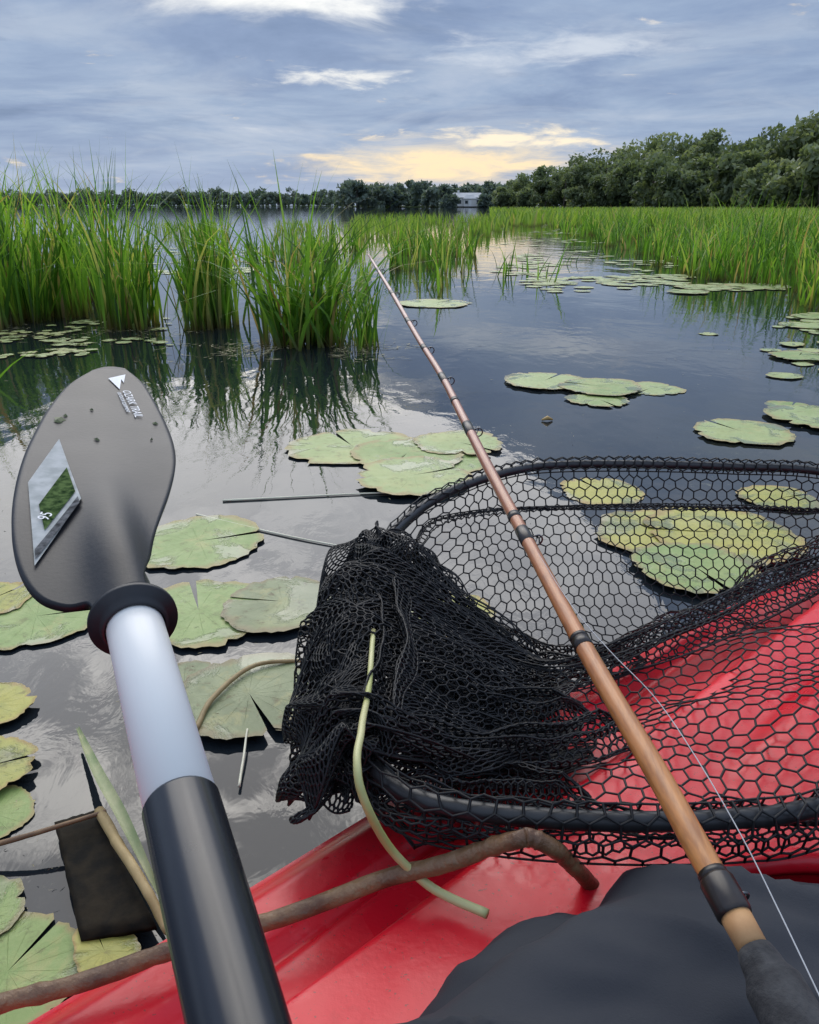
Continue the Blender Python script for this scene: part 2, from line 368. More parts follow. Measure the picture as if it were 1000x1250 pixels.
# ------------------------------------------------------------ lily pads
def padmat(name,c1,c2,c3,dirt=.45):
    m,t,b=base(name); co=t.new('ShaderNodeAttribute',attribute_name='pr').outputs['Fac']
    an=t.new('ShaderNodeAttribute',attribute_name='pa').outputs['Fac']
    o=objco(t); n=t.noise(o,7,7,.62,.6); n2=t.noise(o,40,7,.72); n4=t.noise(o,3.0,4); n6=t.noise(o,16,6,.7,.5)
    c=t.mix(t.ss(n,.38,.62),c1,c2)
    c=t.mix(t.m('MULTIPLY',t.ss(n4,.5,.7),.5),c,(.48,.46,.17))
    c=t.mix(t.m('MULTIPLY',t.ss(n6,.52,.66),.42),c,(.42,.36,.13))
    c=t.mix(t.m('MULTIPLY',t.ss(n2,.54,.66),dirt),c,(.13,.105,.045))
    c=t.mix(t.m('MULTIPLY',t.ss(t.m('ADD',co,t.m('MULTIPLY',n6,.35)),1.0,1.17),.85),c,c3)
    rib=t.m('ABSOLUTE',t.m('SINE',t.m('MULTIPLY',an,8.0)))
    ribf=t.m('MULTIPLY',t.ss(rib,.10,.0),t.ss(co,1.0,.4))
    c=t.mix(t.m('MULTIPLY',ribf,.12),c,(.5,.52,.3))
    film=t.ss(t.m('ADD',n,t.m('MULTIPLY',co,.10)),.58,.66)   # shallow water lying on the leaf
    c=t.mix(t.m('MULTIPLY',film,.5),c,(.10,.12,.06))
    setc(t,b,'Base Color',c)
    r1=t.m('ADD',t.m('MULTIPLY',n2,.3),.34)
    mr=t.new('ShaderNodeMix'); t.link(film,mr.inputs[0]); t.link(r1,mr.inputs[2]); mr.inputs[3].default_value=.06
    t.link(mr.outputs[0],b.inputs['Roughness']); b.inputs['Specular IOR Level'].default_value=.42
    bp=t.new('ShaderNodeBump'); bp.inputs['Strength'].default_value=.6; bp.inputs['Distance'].default_value=.005
    hh=t.m('MULTIPLY',t.m('ADD',t.m('MULTIPLY',ribf,-.2),t.m('ADD',n,t.m('MULTIPLY',n2,.3))),t.m('SUBTRACT',1.0,t.m('MULTIPLY',film,.8)))
    t.link(hh,bp.inputs['Height']); t.link(bp.outputs[0],b.inputs['Normal'])
    return m
PM=[padmat("pad_sage",(.29,.36,.12),(.36,.43,.17),(.34,.24,.09)),padmat("pad_green",(.20,.29,.075),(.29,.37,.12),(.33,.24,.09)),
    padmat("pad_yellow",(.42,.38,.07),(.30,.31,.07),(.34,.22,.07),.55),padmat("pad_murky",(.16,.19,.085),(.27,.30,.15),(.22,.17,.08),.8)]
def padgeo(x,y,r,rot,z,seed,asp=1.0,curl=0.0,nr=7,na=72):
    V=[];Fc=[];pr=[];pa=[]
    notch=.05+.06*((seed*7.3)%1)
    for i in range(nr+1):
        f=i/nr
        for k in range(na):
            a=notch+(2*math.pi-2*notch)*k/(na-1)
            ca,sa=math.cos(a),math.sin(a)
            rr=r*f*(1+(.16*mn.noise(Vector((ca*1.3,sa*1.3,seed*3.7)))+.06*mn.noise(Vector((ca*4,sa*4,seed*1.7)))+.06*mn.noise(Vector((ca*11,sa*11,seed)))-.55*max(0,mn.noise(Vector((ca*5,sa*5,seed*2.9)))-.36))*f**3)
            if k in (0,na-1): rr*=.95
            lx=ca*rr; ly=sa*rr*asp
            X_=x+lx*math.cos(rot)-ly*math.sin(rot); Y_=y+lx*math.sin(rot)+ly*math.cos(rot)
            dz=.0012*mn.noise(Vector((X_*14,Y_*14,seed)))+curl*max(0,f-.8)*4*max(0,mn.noise(Vector((ca*1.2,sa*1.2,seed+9)))-.05)
            V.append((X_,Y_,z+dz)); pr.append(f); pa.append(a)
    for i in range(nr):
        for k in range(na-1):
            Fc.append((i*na+k,(i+1)*na+k,(i+1)*na+k+1,i*na+k+1))
    return V,Fc,pr,pa
cnt=[0]
def pad(u,v,rx,mi=0,rot=None,asp=1.0,curl=.006,z=None):
    p=onz(u,v); r=rx*dep(p)/F; cnt[0]+=1
    V,Fc,pr,pa=padgeo(p.x,p.y,r,random.uniform(0,6.28) if rot is None else rot,(.0025+.0026*(cnt[0]%5)) if z is None else z,cnt[0]*1.37,asp,curl)
    mk("lily_pad",V,Fc,PM[mi],None,True,{'pr':pr,'pa':pa})
for a in [(430,546,78,0,2.0),(497,556,68,1,4.4),(560,543,54,0,5.5),(505,585,74,0,.5),(548,566,46,1,1.2),
          (243,663,80,1,.4),(243,750,86,1,1.9),(345,740,70,3,3.0),(305,855,88,3,5.2),(225,835,52,3,1),
          (45,755,84,1,.3),(-10,735,50,2,1.),
          (-10,868,50,2,2.),(-16,945,58,2,.4),(-8,995,50,1,2.4),(10,1190,90,1,1.2),(-30,1120,60,1,3),
          (665,467,50,0,1.),(732,475,50,1,2.6),(793,475,40,0,4.),(732,489,38,1,5.),
          (905,529,60,0,2.),(965,500,30,1,1.),(1003,512,64,0,.3),
          (735,600,52,2,2.),(950,610,48,2,.3),(800,652,74,2,1.),(880,655,94,2,3.),(845,697,74,1,5.),(545,748,56,2,1.),
          (530,371,46,0,1.),(985,398,32,0,2.),(995,388,28,1,2.),(975,437,34,1,1.),(865,408,12,0,1.),(860,351,34,0,2),(925,350,36,0,1),(840,357,25,1,3)]:
    pad(a[0],a[1],a[2],a[3],a[4])
V=[];Fc=[];pr=[];pa=[]
def addpad(x,y,r,z):
    v,f,p1,p2=padgeo(x,y,r,random.uniform(0,6.28),z,random.random()*50,1,.004,2,18)
    o=len(V); V.extend(v); Fc.extend([tuple(i+o for i in q) for q in f]); pr.extend(p1); pa.extend(p2)
for i in range(420):
    u=random.gauss(665,45); v=random.uniform(272,345)
    if v>310: u=random.uniform(620,840) if random.random()<.7 else u
    if u<590: continue
    if mn.noise(Vector((u*.012,v*.11,5)))<-.02: continue
    p=onz(u,v); addpad(p.x,p.y,random.uniform(.05,.12),.004+.0004*(i%10))
for i in range(70):
    u=random.uniform(640,830);v=random.gauss(345,3.5); p=onz(u,v); addpad(p.x,p.y,random.uniform(.06,.13),.004+.0004*(i%10))
for i in range(40):
    u=random.uniform(820,960);v=random.gauss(350,3); p=onz(u,v); addpad(p.x,p.y,random.uniform(.05,.1),.004+.0004*(i%10))
for i in range(200):
    u=random.uniform(-20,215); v=random.uniform(398,442)-(u*.06); p=onz(u,v)
    if mn.noise(Vector((p.x*2.5,p.y*4,1)))<.0: continue
    addpad(p.x,p.y,random.uniform(.015,.05),.004+.0004*(i%10))
for i in range(160):
    u=random.uniform(150,330); v=random.uniform(300,335); p=onz(u,v); addpad(p.x,p.y,random.uniform(.05,.10),.004+.0004*(i%10))
for i in range(22):
    u=random.uniform(940,1020); v=random.uniform(380,460); p=onz(u,v); addpad(p.x,p.y,random.uniform(.04,.08),.004+.0004*(i%10))
mk("floating_lily_pads",V,Fc,PM[0],None,True,{'pr':pr,'pa':pa})
straw=simple("straw",(.24,.20,.10),(.42,.36,.20),8,.7); V=[];Fc=[]
def chip(x,y,l,w,a,z):
    c,s=math.cos(a),math.sin(a); o=len(V); w2=random.uniform(-1,1)*w*2
    pts=((-l,-w*.3),(0,-w+w2),(l*.9,-w*.2),(l,w*.2),(0,w*.6+w2),(-l*.8,w*.3))
    for (p,q) in pts: V.append((x+p*c-q*s,y+p*s+q*c,z+random.uniform(0,.001)))
    Fc.append(tuple(range(o,o+6)))
for i in range(2300):
    r=random.random(); 
    if r<.40: x,y=random.gauss(-.6,.30),random.gauss(4.3,.16); k=2.6
    elif r<.65: x,y=random.uniform(-3.6,-1.2),random.gauss(4.85,.2); k=2.6
    else:
        p=onz(random.uniform(0,1000),random.uniform(330,1150)); x,y=p.x,p.y; k=.3+.18*y
    if mn.noise(Vector((x*3,y*3,2)))<-.05: continue
    chip(x,y,random.uniform(.002,.014)*k,random.uniform(.0006,.0018)*k,random.gauss(0,.9),.004 if y>3 else .0155)
mk("floating_debris",V,Fc,straw,None,False)
def stalk(name,pts,r,mat,zs,n=8,taper=.7,wob=.25,rough=.10):
    P=[onz(u,v,z) for (u,v),z in zip(pts,zs)]
    C=cat(P,8); R=[r*(1-(1-taper)*i/(len(C)-1))*(1+rough*mn.noise(Vector((i*.9,r*900,0)))) for i in range(len(C))]
    C=[c+Vector((mn.noise(Vector((i*.2,r*500,1))),mn.noise(Vector((i*.2,r*500,9))),0))*r*wob for i,c in enumerate(C)]
    v,f=tube(C,R,n); return mk(name,v,f,mat)
stemp=simple("pale_stem",(.62,.58,.42),(.74,.70,.52),14,.5); brown=simple("brown_stalk",(.14,.08,.04),(.28,.17,.08),30,.6,.5,60,.002)
green=simple("stem_green",(.42,.44,.14),(.58,.54,.26),18,.4)
stalk("floating_stem",[(272,611),(350,607),(430,603),(520,600)],.0030,stemp,[.003]*4)
stalk("floating_stem",[(240,628),(310,645),(380,660),(425,668)],.0028,stemp,[.003]*4)
stalk("dead_reed_stalk",[(238,892),(262,850),(312,812),(378,806)],.0046,simple("tan_stalk",(.24,.17,.07),(.38,.28,.13),25,.6),[.014,.020,.020,.014])
stalk("dead_reed_stalk",[(122,990),(150,1040),(178,1085),(205,1138)],.0068,simple("dry_reed",(.28,.19,.07),(.44,.32,.14),25,.6),[.03,.04,.04,.03])
stalk("dead_reed_stalk",[(-20,1035),(50,1015),(130,990)],.0035,brown,[.02,.03,.035])
stalk("dead_reed_stalk",[(292,960),(298,920),(302,890)],.002,stemp,[.006,.01,.015])
P=cat([onz(95,890,.02),onz(120,945,.05),onz(150,1000,.05),onz(195,1095,.03)],8); V=[];Fc=[]
for i,p in enumerate(P):
    k=i/(len(P)-1); w=.0075*math.sin(math.pi*min(1,k*.9+.05))**.7
    V+= [p+Vector((-w,-.2*w,.004)),p,p+Vector((w,.2*w,.005))]
for i in range(len(P)-1):
    for s in (0,1): Fc.append((i*3+s,i*3+s+1,i*3+4+s,i*3+3+s))
mk("broken_reed_leaf",V,Fc,simple("reed_green",(.20,.25,.10),(.36,.36,.18),30,.5))
q=[onz(68,1008,.012),onz(122,992,.018),onz(192,1135,.014),onz(100,1152,.010)]  # thin dark four-sided sheet lying just above the water
V=[];Fc=[];N=10
for i in range(N+1):
    for j in range(N+1):
        a=i/N;b_=j/N; p=(q[0]*(1-a)+q[1]*a)*(1-b_)+(q[3]*(1-a)+q[2]*a)*b_
        e=.002*mn.noise(Vector((i*.9,j*.9,2))); V.append(p+Vector((e,e*1.5,e*.3)))
for i in range(N):
    for j in range(N): Fc.append((i*(N+1)+j,(i+1)*(N+1)+j,(i+1)*(N+1)+j+1,i*(N+1)+j+1))
o=mk("dark_sheet",V,Fc,simple("sheet_black",(.003,.003,.002),(.022,.016,.008),40,.7,.5,60,.002,spec=.12)); md=o.modifiers.new("s",'SOLIDIFY'); md.thickness=.006
pad(130,1172,66,2,2.2,.55,.04)
p=onz(668,514); V,Fc=tube([p+Vector((-.02,0,.004)),p+Vector((0,0,.012)),p+Vector((.02,.005,.004))],[.003,.008,.003],8); mk("floating_seed_pod",V,Fc,simple("seed",(.4,.22,.06),(.5,.35,.12)))
# ------------------------------------------------------------ kayak
KO=Vector((.12,.14)); TH=math.radians(42); kh=Vector((math.cos(TH),math.sin(TH))); kn=Vector((-kh.y,kh.x))
def kw(s,tt,z): 
    p=KO+kh*s+kn*tt; return Vector((p.x,p.y,z))
def kl(x,y):
    r=Vector((x,y))-KO; return r.dot(kh),r.dot(kn)
def halfw(s): return .39*max(0,1-min(1,abs(s)/1.5)**3)**.8
def smst(a,b,x):
    k=max(0,min(1,(x-a)/(b-a))); return k*k*(3-2*k)
def deckz(s,tt):
    w=max(halfw(s),.02); f=min(1,abs(tt)/w)
    z=.275+.025*(1-f*f)+.07*(s/1.5)**2
    z-=.022*smst(.90,1.0,f)
    at_=abs(tt)
    z-=.014*math.exp(-((at_-.31-.03*s)/.009)**2)*smst(-.9,-.6,s)*(1-smst(.9,1.2,s))
    z+=.022*smst(.268,.256,at_)*smst(-.6,-.4,s)*(1-smst(.9,1.2,s))
    z+=.018*smst(.20,.17,at_)*smst(.30,.42,s)*(1-smst(.9,1.2,s))
    z-=.034*math.exp(-((at_-.09)/.028)**2)*smst(.35,.5,s)*(1-smst(.9,1.2,s))
    return z
m,t,b=base("red_polyethylene"); co=objco(t)
n=t.noise(co,5,5); n2=t.noise(co,140,3); n3=t.noise(co,28,7,.7)
c=t.mix(t.ss(n,.3,.7),(.64,.006,.018),(.76,.012,.026)); c=t.mix(t.m('MULTIPLY',t.ss(n3,.56,.75),.35),c,(.36,.02,.02))
n5=t.noise(co,400,2); c=t.mix(t.m('MULTIPLY',t.ss(n5,.66,.72),.7),c,(.12,.05,.03))
wet=t.ss(t.noise(co,11,4,.6,.5),.55,.62)
setc(t,b,'Base Color',c); setc(t,b,'Roughness',t.m('SUBTRACT',t.m('ADD',t.m('MULTIPLY',n3,.3),.19),t.m('MULTIPLY',wet,.14))); b.inputs['Specular IOR Level'].default_value=.45
bp=t.new('ShaderNodeBump'); bp.inputs['Strength'].default_value=.3; bp.inputs['Distance'].default_value=.001; t.link(t.m('ADD',n2,n3),bp.inputs['Height']); t.link(bp.outputs[0],b.inputs['Normal'])
RED=m
ky=empty("kayak"); NA=240
hs0,hs1,hw=-.62,.31,.185
def outer(ph):
    cs=math.cos(ph); s=1.5*cs; return s,math.copysign(1,math.sin(ph))*halfw(s) if abs(math.sin(ph))>1e-6 else 0
def hole(ph):
    cx=(hs0+hs1)/2; a=(hs1-hs0)/2; c=math.cos(ph); s_=math.sin(ph)
    return cx+a*math.copysign(abs(c)**.7,c), hw*math.copysign(abs(s_)**.7,s_)
V=[];Fc=[];NR=60
for k in range(NA):
    ph=2*math.pi*(k+.5)/NA
    so_,to_=outer(ph); si,ti=hole(ph)
    for i in range(NR+1):
        f=i/NR; s=si+(so_-si)*f; tt=ti+(to_-ti)*f; V.append(kw(s,tt,deckz(s,tt)))
for k in range(NA):
    for i in range(NR):
        a=k*(NR+1)+i; b_=((k+1)%NA)*(NR+1)+i; Fc.append((a,a+1,b_+1,b_))
mk("deck",V,Fc,RED,ky)
V=[];Fc=[]; lev=[(1.0,0.0),(1.012,-.012),(1.014,-.03),(1.0,-.045),(.985,-.07),(.97,-.14),(.9,-.24),(.75,-.31),(.4,-.345),(.02,-.355)]
for k in range(NA):
    ph=2*math.pi*(k+.5)/NA; s,tt=outer(ph); z0=deckz(s,tt)
    for (f,dz) in lev:
        V.append(kw(s*(f if f<1 else 1+(f-1)*.5),tt*f,z0+dz if abs(s)<1.2 else z0+dz*(1-.3*(abs(s)-1.2)/.3)))
n_=len(lev)
for k in range(NA):
    for i in range(n_-1):
        a=k*n_+i; b_=((k+1)%NA)*n_+i; Fc.append((a,b_,b_+1,a+1))
mk("hull",V,Fc,RED,ky)
V=[];Fc=[]; lv=[(1.0,0),(.99,-.01),(1.0,-.03),(1.25,-.08),(1.4,-.17),(1.2,-.23),(.1,-.235)]
for k in range(NA):
    ph=2*math.pi*(k+.5)/NA; s,tt=hole(ph); z0=deckz(s,tt)
    for (f,dz) in lv: V.append(kw(s if f<1.05 else -.145+(s+.145)*f*.95,tt*f,z0+dz))
n_=len(lv)
for k in range(NA):
    for i in range(n_-1):
        a=k*n_+i; b_=((k+1)%NA)*n_+i; Fc.append((a,b_,b_+1,a+1))
mk("cockpit",V,Fc,RED,ky)
P=[]
for k in range(120):
    s,tt=hole(2*math.pi*k/120); P.append(kw(s,tt,deckz(s,tt)+.004))
v,f=tube(P,.008,8,closed=True); mk("coaming",v,f,RED,ky)
blk=simple("black_plastic",(.010,.010,.012),(.016,.016,.019),40,.45,.2,200,.0005)
# ------------------------------------------------------------ kayaker's legs
m,t,b=base("grey_trousers"); co=objco(t); n=t.noise(co,9,6); nf=t.noise(co,900,2)
setc(t,b,'Base Color',t.mix(n,(.026,.028,.034),(.044,.047,.055))); b.inputs['Roughness'].default_value=.8; b.inputs['Specular IOR Level'].default_value=.22
bp=t.new('ShaderNodeBump'); bp.inputs['Strength'].default_value=.25; bp.inputs['Distance'].default_value=.0008; t.link(nf,bp.inputs['Height']); t.link(bp.outputs[0],b.inputs['Normal'])
pants=m; pe=empty("person")
def skinleg(name,J,R):
    C=cat(J,20); RR=resR(R,20); NS=110; V,Fc=tube(C,RR,NS)
    out=[]
    for i,v in enumerate(V):
        ring=min(i//NS,len(C)-1); c=C[ring]; v=Vector(v); d=(v-c)
        if d.length<1e-6: out.append(v); continue
        dn=d.normalized()
        # creases running from the knee back along the thigh, plus broad sag
        q=mn.noise(v*4.5)
        r1=1-abs(mn.noise(Vector((v.x*5+v.y*9,v.y*5-v.x*3+q*.8,v.z*4+2))))*5
        r2=1-abs(mn.noise(Vector((v.x*3-v.y*12,v.y*3+v.x*4+q,v.z*5+9))))*4.5
        r3=1-abs(mn.noise(Vector((v.x*12+v.y*22,v.y*10-v.x*8+q,v.z*9+5))))*4
        w=.012*q+.012*max(0,r1)**1.3-.009*max(0,r2)**1.3+.004*max(0,r3)**1.2+.0008*mn.noise(v*60)
        fl=1.0
        if dn.z>.2: fl=1-.10*dn.z
        out.append(c+d*fl+dn*w)
    return mk(name,out,Fc,pants,pe)
skinleg("left_leg",[(-.19,-.10,.20),(-.11,.02,.235),(-.005,.15,.277),(.075,.247,.300),(.15,.288,.300),(.24,.300,.292),(.35,.325,.26),(.50,.42,.17),(.57,.48,.12)],[.09,.10,.102,.097,.092,.088,.08,.06,.045])
skinleg("right_leg",[(-.10,-.20,.20),(-.04,-.18,.215),(.09,-.10,.26),(.22,.0,.29),(.31,.055,.285),(.38,.13,.25),(.48,.24,.18),(.58,.33,.12)],[.09,.10,.095,.085,.075,.065,.055,.045])
skinleg("pelvis",[(-.20,-.04,.19),(-.14,-.12,.21),(-.06,-.22,.19)],[.09,.12,.09])
# ------------------------------------------------------------ paddle
pd=empty("kayak_paddle")
Acam=Vector((-.53,.60,1.0)); Bcam=Vector((1.0,0.0,.53))
def c2w(v): return Vector((v.x,cp*v.z+sp*v.y,-sp*v.z+cp*v.y))
A_=c2w(Acam).normalized(); B_=c2w(Bcam).normalized(); B_=(B_-A_*B_.dot(A_)).normalized(); N_=A_.cross(B_)
if N_.dot(Vector((0,0,H))-at(157,750,.45))<0: N_=-N_
P0=at(157,752,.445)
def onblade(u,v):
    r=ray(u,v); o_=Vector((0,0,H)); d=(P0-o_).dot(N_)/r.dot(N_); return o_+r*d
def bdisp(p):
    a=(p-P0).dot(A_); bb=(p-P0).dot(B_)
    bb-= .02*smst(.05,.4,a)
    return .013*math.exp(-(bb/(.017))**2)*(1-smst(.03,.20,a)) + .003*math.exp(-(bb/.03)**2) -.16*bb*bb +.003*math.sin(a*14)
rows=[((114,456),(152,452)),((84,472),(174,468)),((60,498),(192,495)),((41,533),(204,520)),((28,565),(212,545)),((18,605),(214,572)),((14,645),(207,605)),((18,682),(195,640)),((30,713),(185,672)),((50,735),(179,700)),((80,746),(174,715)),((106,748),(171,730)),((116,760),(174,742))]
Lr=cat([onblade(*r[0]) for r in rows],5); Rr=cat([onblade(*r[1]) for r in rows],5); V=[];Fc=[];NC=30
for i in range(len(Lr)):
    for j in range(NC+1):
        f=j/NC; p=Lr[i].lerp(Rr[i],f)
        if i<5: p=p+A_*.006*math.sin(math.pi*f)*(1-i/5)
        V.append(p+N_*bdisp(p))
for i in range(len(Lr)-1):
    for j in range(NC): a=i*(NC+1)+j; Fc.append((a,a+1,a+NC+2,a+NC+1))
bladem=simple("paddle_nylon",(.014,.015,.018),(.020,.021,.025),6,.38,.3,300,.0004,spec=.24)
o=mk("blade",V,Fc,bladem,pd); md=o.modifiers.new("s",'SOLIDIFY'); md.thickness=.005; md.offset=0
Q0=at(165,765,.438); Qd=(at(291,1250,.263)-Q0).normalized()
Pc=Q0-Qd*.004
v,f=tube([Pc+A_*.17,Pc+A_*.11,Pc+A_*.05,Pc+A_*.02,Q0],[.002,.008,.0125,.0150,.0158],24); mk("blade_neck",v,f,bladem,pd)
R0=Q0-Qd*.006
v,f=tube([R0-Qd*.007,R0-Qd*.0065,R0-Qd*.002,R0-Qd*.0015,R0+Qd*.0015,R0+Qd*.002,R0+Qd*.008,R0+Qd*.0085],[.0162,.0178,.0185,.0238,.0238,.0185,.0178,.0160],48,caps=False); mk("drip_ring",v,f,blk,pd)
Lw=(at(222,970,.336)-Q0).length
white=simple("white_shaft",(.76,.74,.69),(.82,.80,.75),5,.30,.1,120,.0004,rvar=.1)
v,f=tube([Q0,Q0+Qd*.001,Q0+Qd*Lw],[.0150,.0152,.0152],40); mk("shaft_white",v,f,white,pd)
v,f=tube([Q0+Qd*(Lw-.0005),Q0+Qd*(Lw+.0015),Q0+Qd*(Lw+.35),Q0+Qd*(Lw+.7)],[.0150,.0161,.0161,.0161],40); mk("shaft_grip",v,f,simple("grip_black",(.008,.009,.013),(.013,.015,.021),12,.26),pd)
def surf(u,v,off): 
    p=onblade(u,v); return p+N_*(bdisp(p)+off)
def patchq(name,q,mat,off,N=12):
    V=[];Fc=[]
    for i in range(N+1):
        for j in range(N+1):
            a=i/N;b2=j/N; u=(q[0][0]*(1-a)+q[1][0]*a)*(1-b2)+(q[3][0]*(1-a)+q[2][0]*a)*b2; v_=(q[0][1]*(1-a)+q[1][1]*a)*(1-b2)+(q[3][1]*(1-a)+q[2][1]*a)*b2
            V.append(surf(u,v_,off))
    for i in range(N):
        for j in range(N): Fc.append((i*(N+1)+j,(i+1)*(N+1)+j,(i+1)*(N+1)+j+1,i*(N+1)+j+1))
    return mk(name,V,Fc,mat,pd)
patchq("label",[(34,600),(72,543),(98,628),(42,702)],simple("label_paper",(.34,.35,.33),(.50,.50,.48),90,.9,spec=.03),.0045)
patchq("label_picture",[(47,630),(81,584),(91,618),(54,662)],simple("label_green",(.010,.028,.008),(.10,.15,.05),200,.9,spec=.03),.0053)
patchq("label_band",[(42,684),(94,625),(96,634),(43,696)],simple("label_dark",(.04,.04,.04),(.16,.16,.16),200,.9,spec=.03),.0053)
def text(s,u0,v0,u1,v1,size,mat,off,name):
    p=surf(u0,v0,off); x=(surf(u1,v1,off)-p).normalized(); y=N_.cross(x).normalized()
    cu=bpy.data.curves.new(name,'FONT'); cu.body=s; cu.size=size; cu.extrude=.0001; cu.materials.append(mat)
    o=bpy.data.objects.new(name,cu); link(o,pd)
    o.matrix_world=Matrix((( x.x,y.x,N_.x,p.x),(x.y,y.y,N_.y,p.y),(x.z,y.z,N_.z,p.z),(0,0,0,1)))
wt=simple("white_print",(.7,.7,.7),(.78,.78,.78),30,.5)
text("OZARK TRAIL",149,479,167,516,.0105,wt,.0034,"logo_text"); text("OUTDOOR EQUIPMENT",143,482,160,518,.0045,wt,.0034,"logo_subtext")
text("95",58,652,74,630,.010,wt,.0062,"label_text")
V=[surf(u,v,.0034) for u,v in ((132,466),(153,460),(151,470),(148,466),(146,478))]; mk("logo_mark",V,[(0,1,2,3,4)],wt,pd,False)
V=[];Fc=[]
for (u,v,r) in ((75,514,.004),(80,510,.003),(112,505,.0015),(118,545,.002),(185,540,.002),(190,518,.002),(70,517,.003)):
    p=surf(u,v,.003); o_=len(V)
    for k in range(6):
        a=k*1.05; V.append(p+(A_*math.cos(a)+B_*math.sin(a))*r*random.uniform(.4,1.6))
    V.append(p+N_*.002)
    Fc+=[(o_+k,o_+(k+1)%6,o_+6) for k in range(6)]
mk("dirt_specks",V,Fc,simple("mud",(.07,.09,.03),(.16,.17,.07)),pd,False)
# ------------------------------------------------------------ landing net
net=empty("landing_net"); ZH=.37
hp=[(1000,575),(900,570),(800,567),(700,567),(640,572),(580,588),(530,610),(490,640),(462,675),(450,720),(442,780),(440,850),(445,905),(470,950),(520,978),(600,993),(700,1001),(800,1003),(900,999),(1000,985)]
HP=[onz(u,v,ZH) for u,v in hp]+[Vector((.50,.47,ZH)),Vector((.65,.62,ZH)),Vector((.71,.80,ZH)),Vector((.67,.98,ZH))]
n_=len(HP); Q=[]
for i in range(n_):
    a,b_,c_,d_=HP[i-1],HP[i],HP[(i+1)%n_],HP[(i+2)%n_]
    for k in range(8):
        tt=k/8; Q.append(.5*((2*b_)+(c_-a)*tt+(2*a-5*b_+4*c_-d_)*tt*tt+(3*b_-a-3*c_+d_)*tt**3))
hoopm=simple("black_aluminium",(.012,.012,.013),(.024,.024,.026),30,.4,.3,90,.001)
v,f=tube(Q,.0062,14,closed=True); mk("hoop",v,f,hoopm,net)
v,f=tube([Vector((.70,.78,ZH)),Vector((.80,.74,.365)),Vector((1.2,.56,.33)),Vector((1.5,.42,.31))],[.011,.012,.013,.014],16); mk("handle",v,f,hoopm,net)
hoopXY=[(q.x,q.y) for q in Q]
def yspan(x):
    ys=[]
    for i in range(len(hoopXY)):
        (x0,y0),(x1,y1)=hoopXY[i-1],hoopXY[i]
        if (x0-x)*(x1-x)<=0 and x0!=x1: ys.append(y0+(y1-y0)*(x-x0)/(x1-x0))
    return (min(ys),max(ys)) if ys else (None,None)
netm=simple("rubber_netting",(.005,.005,.0055),(.011,.011,.012),60,.5,spec=.35)
NV=[];NQ=[];noff=[0]
def hexnet(La,Lb,s,Fm,rad,jit=.07):
    keys={};pts=[];edges=set()
    ni=int(La/(math.sqrt(3)*s))+1; nj=int(Lb/(1.5*s))+1
    for j in range(nj):
        for i in range(ni):
            cx=math.sqrt(3)*s*(i+.5*(j%2)); cy=1.5*s*j; ids=[]
            for k in range(6):
                a=math.radians(30+60*k); x=cx+s*math.cos(a); y=cy+s*math.sin(a); key=(round(x/s*20),round(y/s*20))
                if key not in keys:
                    f_=None
                    for dx in (-1,0,1):
                        for dy in (-1,0,1):
                            if (key[0]+dx,key[1]+dy) in keys: f_=keys[(key[0]+dx,key[1]+dy)]
                    if f_ is None: f_=len(pts); pts.append((x,y))
                    keys[key]=f_
                ids.append(keys[key])
            for k in range(6):
                a,b2=ids[k],ids[(k+1)%6]
                edges.add((min(a,b2),max(a,b2)))
    W3=[]
    for (x,y) in pts:
        x+=random.gauss(0,s*jit); y+=random.gauss(0,s*jit)
        W3.append(Fm(min(max(x/La,0),1),min(max(y/Lb,0),1)))
    E=[(a,b2) for a,b2 in edges if W3[a] is not None and W3[b2] is not None and (W3[a]-W3[b2]).length>1e-5]
    a=np.array([W3[e[0]] for e in E]); b2=np.array([W3[e[1]] for e in E])
    d=b2-a; d/=np.linalg.norm(d,axis=1)[:,None]
    up=np.where(np.abs(d[:,2:3])>.9,np.array([[1.,0,0]]),np.array([[0,0,1.]])); u_=np.cross(d,up); u_/=np.linalg.norm(u_,axis=1)[:,None]; w_=np.cross(d,u_)
    ring=[]; ext=d*rad*.5
    for base_ in (a-ext,b2+ext):
        for k in range(4):
            an=math.pi/2*k; ring.append(base_+(u_*math.cos(an)+w_*math.sin(an))*rad)
    R8=np.stack(ring,1); n=len(E); o=noff[0]+np.arange(n)[:,None]*8
    for k in range(4):
        NQ.append(np.concatenate([o+k,o+(k+1)%4,o+4+(k+1)%4,o+4+k],1))
    NV.append(R8.reshape(-1,3)); noff[0]+=n*8
prof_cache={}
def profile(x):
    kx=round(x,3)
    if kx in prof_cache: return prof_cache[kx]
    yn,yf=yspan(kx)
    if yn is None: prof_cache[kx]=None; return None
    ye=.585+.74*kx; ye=max(yn+.08,min(ye,yf-.06)); gap=yf-ye
    def dz(y): 
        s,tt=kl(kx,y); return deckz(s,tt) if abs(tt)<halfw(s) else .2
    P=[(yf+.004,ZH-.012),(yf+.007,ZH+.006),(yf-.006,ZH+.008),(yf-gap*.12,ZH-.07),(yf-gap*.38,.20),(yf-gap*.7,.155),(ye+gap*.1,.20),(ye-.02,dz(ye-.06)+.016)]
    y0=ye-.05
    for k in range(1,6):
        y=y0+(yn+.03-y0)*k/6; P.append((y,dz(y)+.012))
    P+=[(yn+.025,ZH-.03),(yn+.006,ZH+.009),(yn-.008,ZH+.006),(yn-.012,ZH-.012),(yn-.008,ZH-.026)]
    P=cat([Vector((0,a,b2)) for a,b2 in P],4)
    L=[0]
    for i in range(1,len(P)): L.append(L[-1]+(P[i]-P[i-1]).length)
    prof_cache[kx]=(P,L); return prof_cache[kx]
xl=min(p[0] for p in hoopXY)+.004; xr_=max(p[0] for p in hoopXY)-.004
